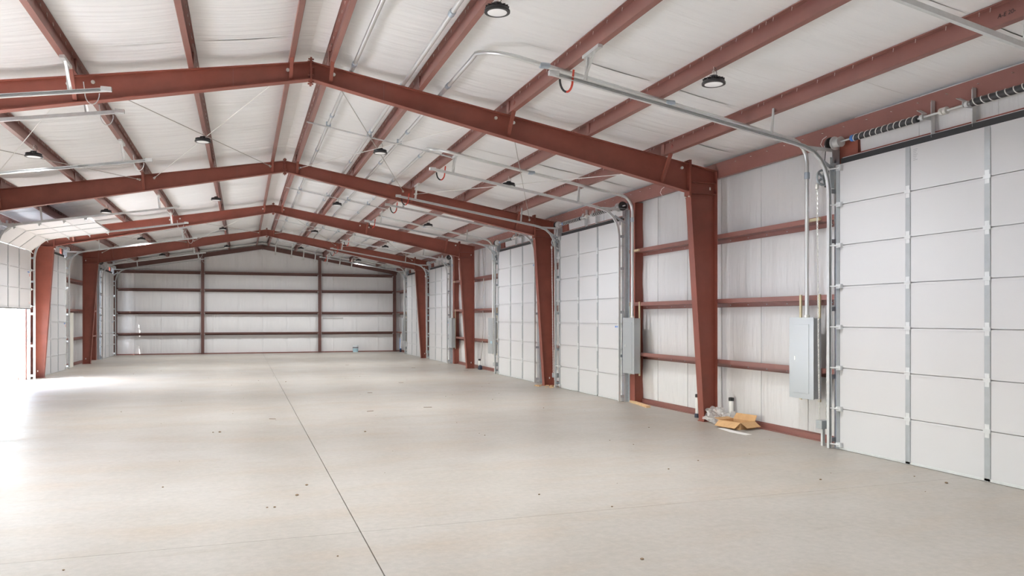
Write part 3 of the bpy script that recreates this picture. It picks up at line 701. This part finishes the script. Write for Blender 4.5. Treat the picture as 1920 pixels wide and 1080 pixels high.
for i, xc in enumerate(CXS):
    zc = rtop(xc)+.045
    t = thing('electrical_conduit', 'galvanized conduit along the roof, '+CDN[i], 'conduit', (xc, 25, zc), 'roof conduits')
    o = t.location.copy(); r = .031
    if i < 2: path = [(xc, 2.5, zc)]
    else:
        yp = PY[i-2]-.03
        # riser from the panel, elbow, run up the slope under the purlins, sweep into the long run
        zs_ = lambda x: rtop(x)-.055
        path = [(6.90, yp, 1.82), (6.90, yp, 3.98)]
        a0 = [(6.90-.30*(1-math.cos(a)), yp, zs_(6.6)-.32+.32*math.sin(a)) for a in [math.radians(q) for q in (0, 20, 40, 60, 78)]]
        path += a0
        xb = xc+.5
        path += [(6.2, yp, zs_(6.2)), (xb+.3, yp, zs_(xb+.3)+.01)]
        for q in range(0, 91, 9):
            a = math.radians(q); f = q/90
            path.append((xb-.5*math.sin(a), yp+.5*(1-math.cos(a)), zs_(xb)*(1-f)+zc*f+.012))
        path.append((xc, yp+.7, zc))
    path += [(xc, 40.6, zc)]
    path += [(xc, 40.6+.25*math.sin(a), zc-.25*(1-math.cos(a))) for a in [math.radians(q) for q in (20, 40, 60, 75)]]
    path += [(xc-.02, 40.98, zc-.52)]
    MB().tube(path, r, 10).build('pipe', M['conduit'], t, o, smooth=True)
    ys0 = 2.5 if i < 2 else PY[i-2]+1.0
    yy = ys0+(2.9 if i < 2 else .15)+.4*(i % 3)
    while yy < 40:
        MB().lathe([(r+.001, -.06), (r+.009, -.055), (r+.009, .055), (r+.001, .06)], (xc, yy, zc), 'y', 10).build('coupling', M['coupling'], t, o, smooth=True)
        yy += 3.05
    MB().lathe([(r, -.03), (r+.014, -.03), (r+.014, .02), (r, .02)], (xc-.02, 40.97, zc-.47), 'z', 10).build('end_bushing', M['zinc'], t, o, smooth=True)
    if i >= 2:
        for xx in (2.75+.0*i, 4.6):
            if xx > xc+.6: MB().lathe([(r+.001, -.07), (r+.008, -.065), (r+.008, .065), (r+.001, .07)], (xx, yp, rtop(xx)-.045), 'x', 10).build('coupling', M['coupling'], t, o, smooth=True)
        MB().lathe([(r, -.05), (r+.008, -.045), (r+.008, .045), (r, .05)], (6.90, yp, 3.92), 'z', 10).build('coupling', M['coupling'], t, o, smooth=True)
        MB().lathe([(r, 0), (r+.012, 0), (r+.012, .035), (r, .04)], (6.90, yp, 1.83), 'z', 10).build('hub', M['zinc'], t, o, smooth=True)
        MB().box((6.93, yp-.22, 3.24), (6.965, yp+.05, 3.28)).build('pipe_strap', M['ywstrut'], t, o)
# strut trapezes under the purlins, one in each bay
for ib, yy in enumerate((9.6, 15.2, 23.0, 30.6, 38.2)):
    if ib == 0: continue
    x1 = 3.12 if ib < 3 else 4.5
    t = thing('conduit_strut', 'slim strut bar under the purlins carrying the conduits, %s' % BN[ib], 'strut', (1.7, yy, 5.3), 'conduit struts')
    MB().bar((.20, yy, rtop(.2)-.018), (x1, yy, rtop(x1)-.018), .03, .024).build('channel', M['galv'], t, t.location)
    for xc in CXS[:3+ib-1]:
        if xc < x1: MB().box((xc-.045, yy-.012, rtop(xc)-.01), (xc+.045, yy+.012, rtop(xc)+.085)).build('pipe_clamp', M['coupling'], t, t.location)

# ------------------------------------------------------------------ roof rod bracing
def rod(a, b, label, m='galvdark'):
    t = thing('brace_rod', label, 'brace rod', a, 'roof brace rods')
    MB().tube([a, b], .0075, 6).build('rod', M[m], t, a, smooth=True)
    d = (Vector(b)-Vector(a)).normalized()
    for p, s in ((a, 1), (b, -1)):
        q = Vector(p)+d*s*.10; MB().tube([p, q], .019, 6).build('turnbuckle_end', M['zinc'], t, a, smooth=True)
for k0, bn in ((0, 'second bay'), (2, 'fourth bay')):
    ya, yb = FR[k0]+.06, FR[k0+1]-.06
    for side in (1, -1):
        for (xa, xb), zn in (((.33, 2.87), 'upper panel'), ((3.17, 6.28), 'lower panel')):
            for q, (u, v) in enumerate(((xa, xb), (xb, xa))):
                rod((side*u, ya, rtop(u)-.10), (side*v, yb, rtop(v)-.10), 'thin roof brace rod, %s, near end %s, %s, %s' % (zn, 'uphill' if q == 0 else 'downhill', SIDE[side], bn), 'tape' if (q == 0) == (side > 0) else 'white')

# ------------------------------------------------------------------ high-bay lamps (built once, copied)
def make_lamp():
    t = thing('high_bay_lamp', 'x', 'lamp', (0, 0, 0), 'round high-bay lamps')
    o = (0, 0, 0)
    MB().lathe([(.118, 0), (.140, 0), (.142, .018), (.125, .045), (.085, .058), (.055, .062), (.05, .105), (.02, .112)], (0, 0, 0), 'z', 28).build('housing', M['lamp'], t, o, smooth=True)
    m = MB()
    for k in range(16):
        a = 2*math.pi*k/16; m.bar((.055*math.cos(a), .055*math.sin(a), .068), (.128*math.cos(a), .128*math.sin(a), .050), .008, .03)
    tag(m.build('cooling_fins', M['lamp'], t, o), kind='stuff')
    MB().lathe([(.001, -.004), (.09, -.003), (.119, .002), (.119, .006), (.001, .006)], (0, 0, 0), 'z', 28).build('lens', M['lens'], t, o, smooth=True)
    hk_ = [(0, 0, .108), (0, 0, .13)]+[(.018*math.sin(a), 0, .15-.018*math.cos(a)) for a in [math.radians(q) for q in range(20, 330, 30)]]
    MB().tube(hk_, .004, 6).build('hook', M['zinc'], t, o, smooth=True)
    MB().tube([(.03, 0, .10), (.05, .01, .15), (.045, .015, .19), (.02, .01, .215)], .0035, 5).build('power_cord', M['black'], t, o, smooth=True)
    for s in (-1, 1): MB().lathe([(.008, -.006), (.008, .006)], (s*.055, -.02, .085), 'y', 8).build('screw', M['zinc'], t, o, smooth=True)
    MB().tube([(0, 0, .15), (0, 0, .215)], .003, 5).build('hanging_chain', M['zinc'], t, o)
    return t
l0 = make_lamp(); lk = kids_of(l0); first = True
ld = bpy.data.lights.new('lamp_fill', 'AREA'); ld.shape = 'DISK'; ld.size = .22; ld.energy = LAMP_FILL_WATTS; ld.color = (.96, .98, 1); ld.specular_factor = .05; ld.spread = math.radians(152)  # disk fill lights added at lamps that are taken as unlit
ld.cycles.max_bounces = 1024
for ib in range(-1, 5):  # the row behind the camera is added fill without lamp bodies
    for xx, zz, nm in ((1.665, 5.145, 'upper row'), (4.405, 4.635, 'lower row'), (-1.665, 5.125, 'upper row'), (-4.43, 4.655, 'lower row')):
        yy = 8.01+7.62*ib
        if ib >= 0:
            lm = l0 if first else copy_tree(l0, lk); first = False
            lm.location = (xx, yy, zz)
            lm['label'] = 'round high-bay lamp under a purlin, %s, %s, %s' % (nm, SIDE[1 if xx > 0 else -1], BN[ib])
        e = bpy.data.objects.new('lamp_fill', ld); C.objects.link(e); e.location = (xx, yy, zz-.012)

# ------------------------------------------------------------------ things on the floor and small fixtures
# cardboard box with open flaps
t = thing('cardboard_box', 'open brown cardboard box with splayed flaps on the floor beside a red column', 'box', (6.82, 10.95, 0))
o = t.location.copy(); R = Matrix.Rotation(math.radians(12), 4, 'Z')
def loc(p): q = R @ Vector(p); return (q.x+o.x, q.y+o.y, q.z+o.z)
hx, hy, hz, w = .17, .235, .115, .005
m = MB()
for a, b in (((-hx, -hy), (hx, -hy)), ((hx, -hy), (hx, hy)), ((hx, hy), (-hx, hy)), ((-hx, hy), (-hx, -hy))): m.bar(loc((a[0], a[1], hz/2)), loc((b[0], b[1], hz/2)), w, hz)
m.add([loc((-hx, -hy, .004)), loc((hx, -hy, .004)), loc((hx, hy, .004)), loc((-hx, hy, .004)), loc((-hx, -hy, .009)), loc((hx, -hy, .009)), loc((hx, hy, .009)), loc((-hx, hy, .009))], [(3,2,1,0),(4,5,6,7),(0,1,5,4),(1,2,6,5),(2,3,7,6),(3,0,4,7)])
m.build('carton', M['card'], t, o)
for a, b, out in (((-hx, -hy), (-hx, hy), (-.12, 0, -.085)), ((hx, -hy), (-hx, -hy), (0, -.13, -.075)), ((hx, hy), (hx, -hy), (.03, -.03, .10)), ((-hx, hy), (hx, hy), (0, .12, .02))):
    A, B = Vector((*a, hz)), Vector((*b, hz))
    if out[2] > .1: A = B+(A-B)*.32
    O = Vector(out); nn = (B-A).cross(O).normalized()*.004; s_ = (B-A)*.03
    vs = [A, B, B+O-s_, A+O+s_]
    MB().add([loc(v) for v in vs]+[loc(v+nn) for v in vs], [(0,1,2,3),(7,6,5,4),(0,4,5,1),(1,5,6,2),(2,6,7,3),(3,7,4,0)]).build('flap', M['card'], t, o)
# crumpled plastic bag
bm = bmesh.new(); bmesh.ops.create_icosphere(bm, subdivisions=4, radius=1)
from mathutils import noise as mn
for v in bm.verts:
    d = v.co.normalized(); k = 1+.42*mn.noise(d*2.3)+.22*mn.noise(d*5.7)+.10*mn.noise(d*13)
    v.co = Vector((d.x*.19*k, d.y*.27*k, max(0, .085+d.z*.15*k+.06*d.y)))
me = bpy.data.meshes.new('plastic_bag'); bm.to_mesh(me); bm.free(); me.materials.append(M['bag'])
bg = bpy.data.objects.new('plastic_bag', me); C.objects.link(bg); bg.location = (6.90, 11.58, 0.002)
tag(bg, 'crumpled clear plastic bag on the floor between red column and cardboard box', 'bag')
# pvc stubs
def stub(x, y, h, label, sleeve=True):
    t = thing('pipe_stub', label, 'pipe', (x, y, 0), None); o = t.location.copy()
    MB().lathe([(.04, .06), (.042, .07), (.042, h-.05), (.040, h-.045)], (x, y, 0), 'z', 16).build('white_sleeve', M['pvc'], t, o, smooth=True)
    MB().lathe([(.036, h-.05), (.047, h-.05), (.047, h+.005), (.02, h+.01)], (x, y, 0), 'z', 16).build('black_cap', M['black'], t, o, smooth=True)
    MB().lathe([(.03, 0), (.058, 0), (.056, .07), (.04, .075)], (x, y, 0), 'z', 16).build('black_base', M['navy'], t, o, smooth=True)
    if sleeve: MB().box((x-.05, y-.047, .08), (x+.05, y-.043, .20)).build('paper_wrap', M['pvc'], t, o)
    return t
stub(7.10, 11.51, .43, 'white pipe stub with black cap standing behind the cardboard box')
stub(6.93, 12.30, .42, 'white pipe stub with black cap half hidden behind the nearest red column', False)
t = stub(7.0, 26.42, .36, 'white pipe stub with navy base at the third column, grey cable above', False)
MB().lathe([(.05, 0), (.075, .01), (.075, .12), (.04, .16)], (6.96, 26.2, 0), 'z', 12).build('navy_bottle', M['navy'], t, t.location, smooth=True)
MB().tube([(7.05, 26.42, .36), (7.08, 26.35, .8), (7.09, 26.25, 1.5), (7.08, 26.3, 2.4), (7.06, 26.1, 3.3), (7.08, 26.3, 4.28)], .014, 6).build('grey_cable', M['tape'], t, t.location, smooth=True)
t = thing('wrapped_pipe', 'blue and white wrapped pipe stub standing in the far corner', 'pipe', (7.05, 41.35, 0)); o = t.location.copy()
MB().lathe([(.05, .0), (.055, .02), (.05, .16), (.03, .17)], o, 'z', 12).build('black_base', M['navy'], t, o, smooth=True)
MB().tube([(7.05, 41.35, .15), (7.04, 41.3, .55), (7.06, 41.3, .75)], .05, 10).build('blue_wrap', M['blue'], t, o, smooth=True)
MB().tube([(7.05, 41.28, .2), (7.06, 41.24, .75), (7.08, 41.24, 1.05)], .035, 8).build('white_pipe', M['pvc'], t, o, smooth=True)
# plank, paper strip, wood scraps
p = MB().add([(0, 0, 0)], []) if False else MB()
p.bar((7.0, 14.99, .021), (6.83, 13.95, .021), .09, .042); tag(p.build('wood_plank', M['wood'], None, (6.91, 14.5, 0), bevel=.003), 'short pine board lying on the floor below the second electric panel', 'board')
p = MB(); pts = [(6.47, 10.98), (6.40, 10.55), (6.44, 10.18), (6.56, 10.20), (6.53, 10.55), (6.57, 10.95)]
p.prism([(a, b) for a, b in pts], 'z', .001, .006); tag(p.build('paper_strip', M['paper'], None, (6.5, 10.6, 0)), 'white scrap strip flat on the floor in front of the cardboard box', 'paper')
dp = MB()
for k in range(26):
    x, y = 6.72+random.uniform(-.25, .22), 19.2+random.uniform(-.5, .35); s_ = random.uniform(.015, .05)
    dp.bar((x-s_, y-s_*random.uniform(-1, 1), s_*.3), (x+s_, y+s_*random.uniform(-1, 1), s_*.3), s_, s_*.6)
tag(dp.build('wood_scraps', M['wood'], None, (6.7, 19.2, 0)), 'small heap of wood scraps at the foot of the second column', 'scraps', kind='stuff')
db = MB()
spots = [(-.292, 8.705), (-.423, 8.24), (-.728, 7.80), (-.66, 7.79), (6.386, 6.5), (1.9, 5.2), (3.9, 8.2), (5.2, 7.1), (-1.4, 13.2), (-1.3, 13.2), (.9, 12.5), (2.6, 11.5), (4.8, 14.6), (.2, 23), (-1, 27), (3.5, 17.5)]
for k in range(70): spots.append((random.uniform(-4.5, 6.6), random.uniform(4.2, 34)))
for k, (x, y) in enumerate(spots):
    s_ = random.uniform(.010, .024) if k < 16 else random.uniform(.005, .014)
    db.lathe([(s_*.6, 0), (s_, s_*.3), (s_*.5, s_*.7)], (x, y, 0), 'z', 6)
for k in range(9):
    x, y = random.uniform(-2, 6.4), random.uniform(14, 32); a = random.uniform(-.6, .6); l = random.uniform(.03, .09)
    db.bar((x-l*math.cos(a), y-l*math.sin(a), .004), (x+l*math.cos(a), y+l*math.sin(a), .004), .02, .006)
tag(db.build('debris', M['dirt'], None, (0, 12, 0)), 'scattered crumbs of dirt and chips across the concrete floor', 'debris', kind='stuff')
# bucket
t = thing('plastic_bucket', 'white plastic bucket with blue label by the far gable wall', 'bucket', (4.70, 41.70, 0)); o = t.location.copy()
MB().lathe([(.125, 0), (.13, .005), (.150, .36), (.140, .36), (.122, .01)], o, 'z', 24).build('pail', M['bucket'], t, o, smooth=True)
MB().lathe([(.15, .355), (.158, .355), (.158, .385), (.13, .39), (.001, .385)], o, 'z', 24).build('lid', M['bucket'], t, o, smooth=True)
MB().lathe([(.1345, .03), (.1355, .03), (.1465, .21), (.1455, .21)], o, 'z', 24).build('blue_label', M['label'], t, o, smooth=True)
MB().lathe([(.1485, .235), (.1505, .235), (.1525, .275), (.1505, .275)], o, 'z', 24).build('dark_band', M['navy'], t, o, smooth=True)
# strip on the gable wall and tall board on the open-door side
tag(MB().box((3.05, YE-.02, 1.80), (4.12, YE+.005, 1.845)).build('tape_strip', M['tape'], None, (3.6, YE, 1.8)), 'thin grey strip stuck across the gable wall insulation above the bucket', 'strip')
t = thing('tall_board', 'tall narrow off-white board standing against the wall before the fourth column', 'board', (-6.98, 32.55, 0)); o = t.location.copy()
MB().box((-7.0, 32.25, 0), (-6.955, 32.75, 1.98)).build('panel', M['cream'], t, o, bevel=.003)
MB().box((-7.0, 32.24, 1.98), (-6.945, 32.76, 2.02)).build('top_trim', M['cream'], t, o, bevel=.003)
# loose wires by the eave
for k, yy in enumerate((9.05, 12.05, 13.6)):
    w_ = MB().tube([(6.995, yy, 4.44), (6.95, yy+.03, 4.40), (6.93, yy+.05, 4.33), (6.96, yy+.03, 4.27), (6.97, yy+.07, 4.22)], .006, 6)
    tag(w_.build('loose_wire', M['white'], None, (6.97, yy, 4.3), smooth=True), ['short white wire loop on the eave strut above the first hoist', 'short white wire on the eave strut above the nearest column', 'short white wire on the eave strut between second door and nearest column'][k], 'wire')
# stencil mark on the purlin nearest the camera
fc = bpy.data.curves.new('stencil_mark', 'FONT'); fc.body = 'A-E 20-'; fc.size = .06; fc.extrude = .0008
ft = bpy.data.objects.new('stencil_text', fc); C.objects.link(ft); bpy.context.view_layer.update()
fm = bpy.data.meshes.new_from_object(ft.evaluated_get(bpy.context.evaluated_depsgraph_get())); bpy.data.objects.remove(ft)
fo = bpy.data.objects.new('stencil_mark', fm); C.objects.link(fo); fm.materials.clear(); fm.materials.append(M['ink'])
par = [o_ for o_ in bpy.data.objects if o_.get('label', '').startswith('red roof purlin next to the eave, electric-panel side, bay nearest')][0]
fo.parent = par
wp = Vector((roofp(5.86, -.006, .07)[0], 5.47, roofp(5.86, -.006, .07)[1]))
fo.matrix_parent_inverse = Matrix.Identity(4)
fo.location = wp-par.location
fo.rotation_euler = Matrix(((0, math.sin(th), -math.cos(th)), (-1, 0, 0), (0, math.cos(th), math.sin(th)))).to_euler()
# outside the half-raised door: dumpster, post, far fence wall
t = thing('dumpster', 'grey-green dumpster standing in the yard outside the half-raised door', 'dumpster', (-13.2, 41.5, 0)); o = t.location.copy()
MB().prism([(-14.6, -.05), (-12.4, -.05), (-12.0, 1.25), (-14.6, 1.5)], 'y', 40.0, 43.0).build('bin', M['binmat'], t, o, bevel=.02)
MB().prism([(-14.7, 1.5), (-11.9, 1.25), (-11.9, 1.32), (-14.7, 1.58)], 'y', 39.9, 43.1).build('lid', M['binmat'], t, o)
for yy in (40.5, 41.5, 42.5): MB().box((-12.42, yy-.05, .1), (-12.05, yy+.05, 1.15)).build('rib', M['binmat'], t, o)
tag(MB().lathe([(.09, -.06), (.09, 1.0), (.07, 1.05)], (-8.72, 32.2, 0), 'z', 14).build('bollard', M['concpost'], None, (-8.72, 32.2, -.06), smooth=True), 'pale round bollard standing in the yard just outside the half-raised door', 'bollard')
